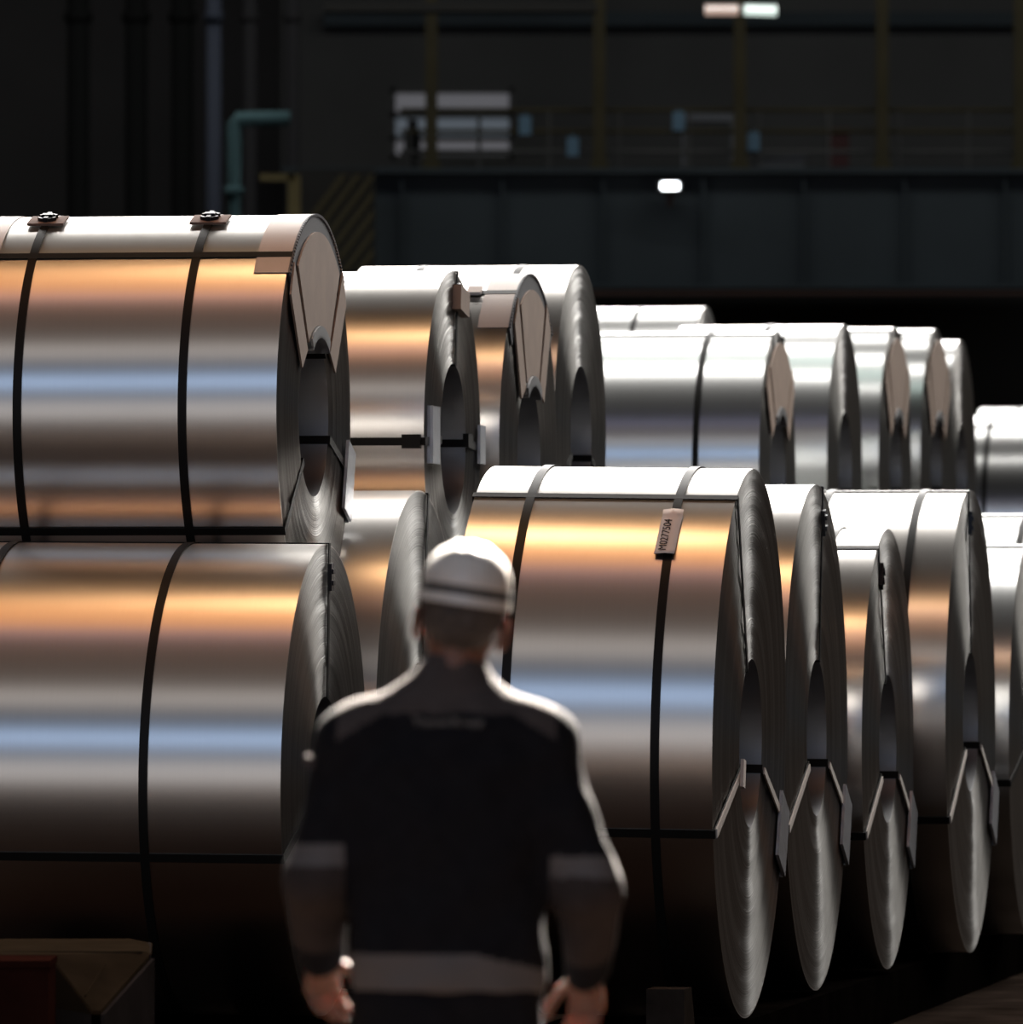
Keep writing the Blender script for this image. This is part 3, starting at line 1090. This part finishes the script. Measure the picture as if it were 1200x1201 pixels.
# jacket
fj = Field((-0.40, -0.22, 0.88), (0.42, 0.24, 1.66), 0.0065)
fj.tube([(0.925, 0, 0.0, .196, .128), (1.0, 0, 0.0, .203, .134), (1.15, 0, 0, .196, .132), (1.30, 0, 0, .206, .136), (1.39, 0, -0.004, .206, .128),
         (1.445, 0, -0.004, .182, .108), (1.49, 0.002, -0.002, .142, .09), (1.53, 0.006, 0.004, .108, .078), (1.56, 0.010, 0.006, .086, .072), (1.585, 0.012, 0.010, .072, .069), (1.608, 0.014, 0.012, .060, .068)], 0.03, 2.3)
for s in (-1, 1):
    fj.cap((s * 0.10, -0.004, 1.462), (s * 0.180, -0.002, 1.432), 0.062, 0.068, 0.05)
    fj.cap(SH[s], EL[s], 0.078, 0.066, 0.045)
    w1 = np.array(EL[s]) + (np.array(WR[s]) - np.array(EL[s])) * 0.97
    fj.cap(EL[s], w1, 0.066, 0.047, 0.02)
EJ = EL


def sleeve_t(c):
    """position along the lower arm, only for faces outside the trunk"""
    out = np.abs(c[:, 0]) > 0.207 - 0.03 * np.clip((1.2 - c[:, 2]) / 0.2, 0, 1) * 0
    return out


def z_cuff(c):
    m_ = np.zeros(len(c), bool)
    for s in (-1, 1):
        e, w_ = np.array(EL[s]), np.array(WR[s])
        t = ((c - e) @ (w_ - e)) / ((w_ - e) @ (w_ - e))
        m_ |= (c[:, 0] * s > 0.19) & (t > 0.74) & (c[:, 2] < 1.1)
    return m_


def z_sleeve(c):
    m_ = np.zeros(len(c), bool)
    for s, zz in ((-1, 1.222), (1, 1.198)):
        dx = c[:, 0] * s
        m_ |= (dx > 0.207) & (c[:, 2] < zz)
    return m_


def z_tape(c):
    m_ = np.zeros(len(c), bool)
    for s, zz in ((-1, 1.222), (1, 1.198)):
        m_ |= (c[:, 0] * s > 0.207) & (c[:, 2] < zz) & (c[:, 2] > zz - 0.045)
    return m_


jacket = sdf_obj('jacket', fj, M['black_cloth'], man, 0.0028, 11.0, [
    ('yoke', M['grey_cloth'], lambda c: (c[:, 2] > 1.485 - 0.6 * np.maximum(np.abs(c[:, 0]) - 0.13, 0)) & (np.abs(c[:, 0]) < 0.222)),
    ('cuff', M['black_cloth'], lambda c: z_cuff(c) & (c[:, 0] < 0)),
    ('cuff', M['black_cloth'], lambda c: z_cuff(c) & (c[:, 0] > 0)),
    ('elbow_tape', M['reflect'], lambda c: z_tape(c) & (c[:, 0] < 0)),
    ('elbow_tape', M['reflect'], lambda c: z_tape(c) & (c[:, 0] > 0)),
    ('sleeve_panel', M['sleeve_cloth'], lambda c: z_sleeve(c) & (c[:, 0] < 0)),
    ('sleeve_panel', M['sleeve_cloth'], lambda c: z_sleeve(c) & (c[:, 0] > 0)),
    ('hem_band', M['reflect'], lambda c: (c[:, 2] < 1.000 + 0.05 * np.abs(c[:, 0] - 0.02) * 0 - 0.25 * np.maximum(c[:, 0] - 0.06, 0)) & (np.abs(c[:, 0]) < 0.215)),
])
# name across the back
yb = min(v.co.y for v in jacket.data.vertices if abs(v.co.z - 1.468) < 0.02 and abs(v.co.x) < 0.09)
mt = Matrix.Translation((0.002, yb - 0.004, 1.468)) @ Matrix.Rotation(PI / 2, 4, 'X')
M['lettering'] = mat('grey_lettering', (0.13, 0.125, 0.12), 0.6)
text_obj('back_lettering', 'ThyssenKrupp', 0.0245, M['lettering'], jacket, mt)
# armband pocket flap on the left upper arm
b = MB()
b.box((-0.012, -0.03, -0.012), (0.012, 0.03, 0.012))
b.build('sleeve_pocket', M['grey_cloth'], jacket, False, (-0.279, -0.01, 1.385), (0, 0.3, 0))

# trousers
ft = Field((-0.24, -0.36, 0.04), (0.24, 0.32, 1.04), 0.008)
ft.tube([(0.80, 0, 0, .168, .11), (0.90, 0, 0, .180, .118), (1.03, 0, 0, .165, .11)], 0.03, 2.2)
for s in (-1, 1):
    ft.cap(HIP[s], KN[s], 0.100, 0.080, 0.03)
    a_ = np.array(AN[s])
    ft.cap(KN[s], (a_[0], a_[1] - 0.005, a_[2] + 0.0), 0.080, 0.072, 0.02)
sdf_obj('trousers', ft, M['black_cloth'], man, 0.003, 10.0)
for s in (-1, 1):
    a_ = np.array(AN[s])
    fbt = Field((a_[0] - 0.08, a_[1] - 0.13, -0.005), (a_[0] + 0.08, a_[1] + 0.26, 0.25), 0.006)
    toez = 0.048
    heel = (a_[0], a_[1] - 0.035, max(0.045, a_[2] - 0.055))
    fbt.cap(heel, (a_[0], a_[1] + 0.10, toez), 0.048, 0.050, 0.02)
    fbt.cap((a_[0], a_[1] + 0.10, toez), (a_[0], a_[1] + 0.17, toez - 0.005), 0.050, 0.045, 0.02)
    fbt.cap(a_, a_ + np.array((0, -0.005, 0.08)), 0.054, 0.055, 0.03)
    fbt.cut_below(0.003)
    bo = sdf_obj('boot', fbt, M['boot'], man)

# helmet


def helm(name, prof, mtl, parent, ridge=0.0, front=0.0):
    """prof: (z, scale) rings of an oval shell in head space"""
    nseg = 72
    vs, fs = [], []
    for (z, s_) in prof:
        for i in range(nseg):
            a = 2 * PI * i / nseg
            x, y = 0.0905 * s_ * math.cos(a), -0.008 + 0.118 * s_ * math.sin(a)
            zz = z
            if front and y > 0.06 and front > 0:
                y += front * ((y - 0.06) / 0.06)
            if ridge:
                for xr in (-0.03, 0, 0.03):
                    zz += ridge * math.exp(-((x - xr) / 0.006) ** 2) * (1 if z > 0.2 else 0)
            vs.append(hd(x, y, zz))
    m = len(prof)
    for k in range(m - 1):
        for i in range(nseg):
            j = (i + 1) % nseg
            fs.append((k * nseg + i, k * nseg + j, (k + 1) * nseg + j, (k + 1) * nseg + i))
    fs.append(tuple(range((m - 1) * nseg, m * nseg)))
    b = MB()
    b.add([tuple(v) for v in vs], fs)
    o = b.build(name, mtl, parent, 50)
    sm = o.modifiers.new('thick', 'SOLIDIFY')
    sm.thickness = 0.003
    return o


dome = [(0.178, 1.0), (0.190, 1.0), (0.205, 0.975), (0.222, 0.92), (0.238, 0.83), (0.252, 0.70), (0.263, 0.52), (0.270, 0.32), (0.273, 0.12)]
shell = helm('helmet', dome, M['helmet'], man, 0.003)
helm('rim', [(0.146, 1.06), (0.149, 1.055), (0.168, 1.01)], M['helmet'], shell, 0, 0.035)
helm('goggle_band', [(0.164, 1.015), (0.168, 1.025), (0.180, 1.02), (0.183, 1.0)], M['helmet_trim'], shell)
for s in (-1, 1):
    b = MB()
    b.tube([tuple(hd(s * 0.084, 0.02, 0.150)), tuple(hd(s * 0.080, 0.035, 0.10)), tuple(hd(s * 0.055, 0.055, 0.045)), tuple(hd(s * 0.012, 0.075, 0.004))], 0.003, 6)
    b.build('chin_strap', M['helmet_trim'], shell, 'all')

# ------------------------------------------------------------------ far end of the hall
M['girder'] = mat('dark_teal_steel', (0.05, 0.062, 0.068), 0.75, 0, 0.3, 0.15, 0.6)
M['gallery'] = mat('grey_cladding', (0.10, 0.096, 0.09), 0.85, 0, 0.2, 0.15, 0.5)
M['ochre'] = mat('ochre_paint', (0.085, 0.07, 0.032), 0.8, 0, 0.1, 0.15, 2)
M['ochre_dim'] = mat('worn_ochre_paint', (0.075, 0.063, 0.036), 0.8, 0, 0.1, 0.15, 2)
M['teal'] = mat('teal_pipe_paint', (0.03, 0.06, 0.066), 0.8, 0, 0.1)
M['blue_pipe'] = mat('blue_grey_pipe_paint', (0.018, 0.022, 0.032), 0.8, 0, 0.1)
M['grey_pipe'] = mat('grey_pipe_paint', (0.05, 0.047, 0.048), 0.8, 0, 0.1)
M['sign_blue'] = mat('blue_sign', (0.12, 0.22, 0.30), 0.5)
M['white_dim'] = mat('pale_box', (0.17, 0.17, 0.18), 0.6)
M['red_dim'] = mat('dark_red_cabinet', (0.07, 0.02, 0.018), 0.7)
M['rust'] = mat('rust_red_rail', (0.06, 0.03, 0.022), 0.8)
M['window_glow'] = mat('lit_window_glass', (0.05, 0.05, 0.05), 0.3, emit=(0.95, 0.93, 1.0), emit_s=0.085)
M['window_blue'] = mat('lit_window_glass_blue', (0.05, 0.05, 0.05), 0.3, emit=(0.72, 0.85, 1.0), emit_s=0.085)
M['lamp_white'] = mat('flood_lamp_glass', (0.8, 0.8, 0.8), 0.3, emit=(0.92, 0.97, 1.0), emit_s=9.0)
M['lamp_green'] = mat('tube_lamp_glass', (0.8, 0.8, 0.8), 0.3, emit=(0.80, 0.96, 0.88), emit_s=1.0)
M['lamp_warm'] = mat('warm_tube_lamp_glass', (0.8, 0.8, 0.8), 0.3, emit=(0.85, 0.58, 0.46), emit_s=0.5)
M['lamp_body'] = mat('lamp_housing', (0.03, 0.03, 0.03), 0.6)
M['stripe_ochre'] = mat('faded_stripe_paint', (0.038, 0.033, 0.018), 0.8, 0, 0.1)
M['stripe_dark'] = mat('black_stripe_paint', (0.015, 0.015, 0.014), 0.8, 0, 0.1)


def pbox(b, u0, v0, u1, v1, Z, depth, mi=0, org=(0, 0, 0)):
    """box whose front face shows at pixels u0..u1, v0..v1 when it stands at depth Z"""
    a, c = P(u0, v1, Z), P(u1, v0, Z)
    o = Vector(org)
    b.box(Vector((a.x, Z, a.z)) - o, Vector((c.x, Z + depth, c.z)) - o, mi)


ZG = 88.0
base_g = P(820, 198, ZG).z        # gallery floor level
b = MB(); pbox(b, 395, 198, 1330, 338, ZG, 0.6)
g = thing('crane_girder', 'long dark teal girder crossing the hall behind the coils', 'girder', (0, ZG, 0))
b = MB(); pbox(b, 395, 203, 1330, 334, ZG + 0.1, 0.5, org=(0, ZG, 0)); b.build('web_plate', M['girder'], g)
b = MB(); pbox(b, 392, 197, 1332, 203, ZG - 0.1, 0.9, org=(0, ZG, 0)); b.build('top_flange', M['girder'], g)
b = MB(); pbox(b, 392, 333, 1332, 338, ZG - 0.1, 0.9, org=(0, ZG, 0)); b.build('bottom_flange', M['girder'], g)
b = MB(); pbox(b, 440, 341, 1332, 346, ZG - 0.3, 0.2, org=(0, ZG, 0)); b.build('cable_rail', M['rust'], g)
for u in range(470, 1300, 118):
    b = MB(); pbox(b, u, 203, u + 3, 333, ZG - 0.02, 0.13, org=(0, ZG, 0)); b.build('stiffener', M['girder'], g)
for u in (410, 1300):
    b = MB(); a = P(u, 338, ZG); b.box((a.x - 0.3, 0.05, 0), (a.x + 0.3, 0.6, a.z)); b.build('support_leg', M['girder'], g)
# gallery behind: deck, cladding
b = MB(); pbox(b, 330, 196, 1400, 202, ZG + 0.9, 13.0); struct('trim_1', b, M['girder'])
b = MB(); a = P(330, 200, 101.5); c = P(1420, -260, 101.5); b.box((a.x, 101.5, a.z), (c.x, 101.9, c.z)); struct('wall_gallery', b, M['gallery'])
b = MB(); pbox(b, 380, 14, 1420, 30, 101.2, 0.3); struct('trim_2', b, M['girder'])
for i, u in enumerate((506, 703, 868, 1035, 1197)):
    p = P(u, 197, ZG + 0.25)
    t = P(u, -60, ZG + 0.25)
    h = t.z - p.z
    r = thing('gallery_post', ['ochre post crossing the lit window', 'ochre post between the blue signs, left of the bright floodlight', 'ochre post under the tube lamps',
                               'ochre post right of the tube lamps', 'ochre post at the right picture edge'][i], 'post', p, group='ochre gallery posts')
    b = MB()
    hw = 0.062
    b.box((-hw, -0.01, 0), (hw, 0.01, h)); b.box((-hw, 0.13, 0), (hw, 0.15, h)); b.box((-0.01, 0.01, 0), (0.01, 0.13, h))
    b.build('post_shaft', M['ochre_dim'], r)
    b = MB(); b.box((-0.1, -0.05, 0), (0.1, 0.19, 0.02)); b.prism([(-0.085, 0.0, 0.02), (0.085, 0.0, 0.02), (0.062, 0.0, 0.16), (-0.062, 0.0, 0.16)], (0, 0.14, 0))
    b.build('base_plate', M['ochre'], r)
# handrail
hr = thing('gallery_handrail', 'dim handrail running along the gallery over the teal girder', 'railing', P(600, 197, ZG + 0.5))
o0 = hr.location
for (v, m_, nm) in ((129, 'ochre_dim', 'top_rail'), (154, 'ochre_dim', 'mid_rail'), (178, 'gallery', 'knee_rail')):
    a, c = P(470, v, ZG + 0.5) - o0, P(1330, v, ZG + 0.5) - o0
    b = MB(); b.tube([a, c], 0.024, 8); b.build(nm, M[m_], hr)
for u in range(480, 1320, 82):
    a, c = P(u, 197, ZG + 0.5) - o0, P(u, 129, ZG + 0.5) - o0
    b = MB(); b.tube([a, c], 0.02, 8); b.build('baluster', M['gallery'], hr)
# lit window in three bands
wn = thing('window_1', None, None, P(530, 182, 98.5)); wn['kind'] = 'structure'
o0 = wn.location
for i, (v0, v1) in enumerate(((109, 131), (138, 159), (165, 181))):
    b = MB(); pbox(b, 464, v0, 597, v1, 98.5, 0.03, org=o0); b.build('pane', M['window_blue' if i == 1 else 'window_glow'], wn)
for (v0, v1) in ((103, 109), (131, 138), (159, 165), (181, 187)):
    b = MB(); pbox(b, 458, v0, 602, v1, 98.4, 0.12, org=o0); b.build('window_bar', M['gallery'], wn)
for (u0, u1) in ((457, 464), (597, 603)):
    b = MB(); pbox(b, u0, 103, u1, 187, 98.4, 0.12, org=o0); b.build('window_jamb', M['gallery'], wn)
# person-like dark instrument in front of the window
b = MB(); pbox(b, 478, 140, 490, 152, 96, 0.2); pbox(b, 474, 152, 493, 182, 96, 0.35); pbox(b, 480, 182, 487, 198, 96, 0.2); _a = P(484, 198, 96); b.box((_a.x - 0.04, 96, P(330, 196, ZG + 0.9).z), (_a.x + 0.04, 96.2, _a.z))
tag(b.build('control_stand', M['stripe_dark']), 'dark control stand silhouetted against the lit window', 'stand')
for i, (u, v, lb) in enumerate(((616, 147, 'small blue sign right of the lit window'), (672, 172, 'small blue sign left of the second ochre post, low on the rail'),
                                (796, 142, 'small blue sign left of the tube lamps, high on the rail'), (884, 166, 'small blue sign beside the ochre post under the tube lamps'))):
    b = MB(); pbox(b, u - 7, v - 11, u + 7, v + 11, ZG + 0.42, 0.02)
    b.box(P(u - 1, v - 11, ZG + 0.44) + Vector((0, 0, 0)), P(u + 1, v - 14, ZG + 0.44) + Vector((0, 0.02, 0)))
    tag(b.build('rail_sign', M['sign_blue']), lb, 'sign', 'blue signs on the gallery rail')
b = MB(); pbox(b, 887, 185, 944, 197, ZG + 1.2, 0.6); pbox(b, 885, 183, 946, 185, ZG + 1.15, 0.7)
tag(b.build('pale_box', M['white_dim']), 'low pale box on the gallery right of the ochre post under the lamps', 'box')
b = MB(); pbox(b, 971, 153, 996, 197, ZG + 1.4, 0.5); pbox(b, 969, 150, 998, 154, ZG + 1.35, 0.6)
tag(b.build('cabinet', M['red_dim']), 'dark red cabinet on the gallery', 'cabinet')
b = MB(); pbox(b, 800, 133, 862, 142, ZG + 1.5, 0.3); pbox(b, 800, 142, 803, 197, ZG + 1.5, 0.1); pbox(b, 858, 142, 861, 197, ZG + 1.5, 0.1)
tag(b.build('work_table', M['white_dim']), 'grey bench on the gallery left of the post under the lamps', 'bench')
# floodlight on the girder and tube lamps overhead
fl = thing('floodlight', 'bright white floodlight on the teal girder', 'lamp', P(786, 226, ZG - 0.3))
o0 = fl.location
b = MB(); pbox(b, 776, 214, 796, 222, ZG - 0.38, 0.02, org=o0); b.build('lamp_glass', M['lamp_white'], fl)
b = MB(); pbox(b, 773, 211, 799, 214, ZG - 0.4, 0.3, org=o0); pbox(b, 773, 222, 799, 225, ZG - 0.4, 0.3, org=o0); pbox(b, 773, 211, 799, 225, ZG - 0.3, 0.2, org=o0)
b.build('lamp_housing', M['lamp_body'], fl)
b = MB(); pbox(b, 783, 225, 789, 240, ZG - 0.3, 0.3, org=o0); b.build('bracket', M['rust'], fl)
for (u0, u1, mk, lb) in ((827, 866, 'lamp_warm', 'warm tube lamp at the top, left of the post'), (873, 911, 'lamp_green', 'cool white tube lamp at the top, right of the post')):
    tl = thing('tube_lamp', lb, 'lamp', P((u0 + u1) / 2, 6, 84), group='tube lamps at the top of the picture')
    o0 = tl.location
    b = MB(); b.tube([P(u0, 11.5, 84) - o0, P(u1, 12.5 if mk == 'lamp_green' else 11.5, 84) - o0], 0.055, 10); b.build('lamp_tube', M[mk], tl)
    b = MB(); pbox(b, u0 - 1, 2, u1 + 1, 5, 83.95, 0.2, org=o0); b.build('lamp_housing', M['lamp_body'], tl)
    b = MB()
    for u in (u0 + 5, u1 - 5):
        b.tube([P(u, 2, 84.05) - o0, P(u, 2, 84.05) - o0 + Vector((0, 0, 13.2 - o0.z))], 0.012, 6)
    b.build('hanger', M['lamp_body'], tl)
rb = MB(); pbox(rb, 380, 3, 700, 13, 84.5, 0.4); struct('trim_3', rb, M['stripe_dark'])
# pipes at the left
def pipe(name, pts, r, m_, lb, grp=None):
    b = MB(); b.tube(pts, r, 12)
    o = thing(name, lb, 'pipe', pts[0], group=grp)
    b.v = [tuple(Vector(p) - Vector(pts[0])) for p in b.v]
    b.build('pipe_run', M[m_], o, 'all')
    for k in (0.25, 0.6, 0.9):
        q_ = Vector(pts[0]).lerp(Vector(pts[1]), k) - Vector(pts[0])
        c = MB(); d = (Vector(pts[1]) - Vector(pts[0])).normalized() * 0.05
        c.tube([q_ - d, q_ + d], r * 1.25, 12); c.build('flange', M[m_], o, 'all')
    return o


zp = 86.0
fl0 = lambda u, z: (P(u, 200, z).x, z, 0.0)
pipe('standing_pipe', [fl0(251, zp), P(251, -80, zp)], 0.075, 'blue_pipe', 'blue grey standing pipe left of the teal pipe')
pipe('bent_pipe', [fl0(275, zp - 0.5), P(275, 146, zp - 0.5), P(279, 140, zp - 0.5), P(340, 139, zp - 0.5)], 0.075, 'teal', 'teal pipe standing up and bending right above the strapped coil')
pipe('standing_pipe', [fl0(293, zp + 3), P(293, -80, zp + 3)], 0.075, 'grey_pipe', 'grey standing pipe right of the blue grey one')
pipe('standing_pipe', [fl0(343, zp + 3), P(343, -80, zp + 3)], 0.075, 'grey_pipe', 'grey standing pipe behind the yellow post')
for (u, lb) in ((92, 'dark standing pipe farthest left above the strapped coil'), (160, 'dark standing pipe, second from the left'), (214, 'dark standing pipe, third from the left')):
    pipe('standing_pipe', [fl0(u, zp + 4), P(u, -80, zp + 4)], 0.12, 'stripe_dark', lb)
b = MB(); a = P(345, 205, zp - 1); b.box((a.x - 0.06, zp - 1, 0), (a.x + 0.06, zp - 0.88, a.z)); pbox(b, 305, 204, 345, 212, zp - 1, 0.1)
tag(b.build('marker_post', M['ochre']), 'ochre marker post with a side arm, left of the striped panel', 'post')
# hazard striped panel
hz = thing('striped_panel', 'panel with slanted ochre and black stripes behind the strapped coil', 'panel', (P(390, 320, zp).x, zp, 0))
o0 = Vector(hz.location)
b = MB(); pbox(b, 348, 198, 440, 330, zp, 0.1, org=o0); b.build('panel_board', M['stripe_dark'], hz)
for k in range(-2, 9):
    pts = []
    u0 = 348 + k * 17
    poly = [(u0, 318), (u0 + 9, 318), (u0 + 9 + 85, 205), (u0 + 85, 205)]
    # clip to the panel
    def clip(poly, f_in, inter):
        out = []
        for i in range(len(poly)):
            a, c = poly[i], poly[(i + 1) % len(poly)]
            if f_in(a):
                out.append(a)
            if f_in(a) != f_in(c):
                out.append(inter(a, c))
        return out
    for lim, sg in ((350, 1), (438, -1)):
        poly = clip(poly, lambda p, lim=lim, sg=sg: (p[0] - lim) * sg >= 0, lambda a, c, lim=lim: (lim, a[1] + (c[1] - a[1]) * (lim - a[0]) / (c[0] - a[0])))
        if not poly:
            break
    if len(poly) >= 3:
        b = MB(); b.prism([P(u, v, zp - 0.012) - o0 for u, v in poly], (0, 0.012, 0)); b.build('stripe', M['stripe_ochre'], hz)
for u in (352, 436):
    b = MB(); a = P(u, 330, zp) - o0; b.box((a.x - 0.03, 0.1, 0), (a.x + 0.03, 0.16, a.z + 0.4)); b.build('leg', M['stripe_dark'], hz)
# low dark recess wall under the girder
b = MB(); a = P(300, 345, 104); c = P(1420, 205, 104); b.box((a.x, 104, 0), (c.x, 104.3, c.z)); struct('wall_recess', b, M['dark_wall'])
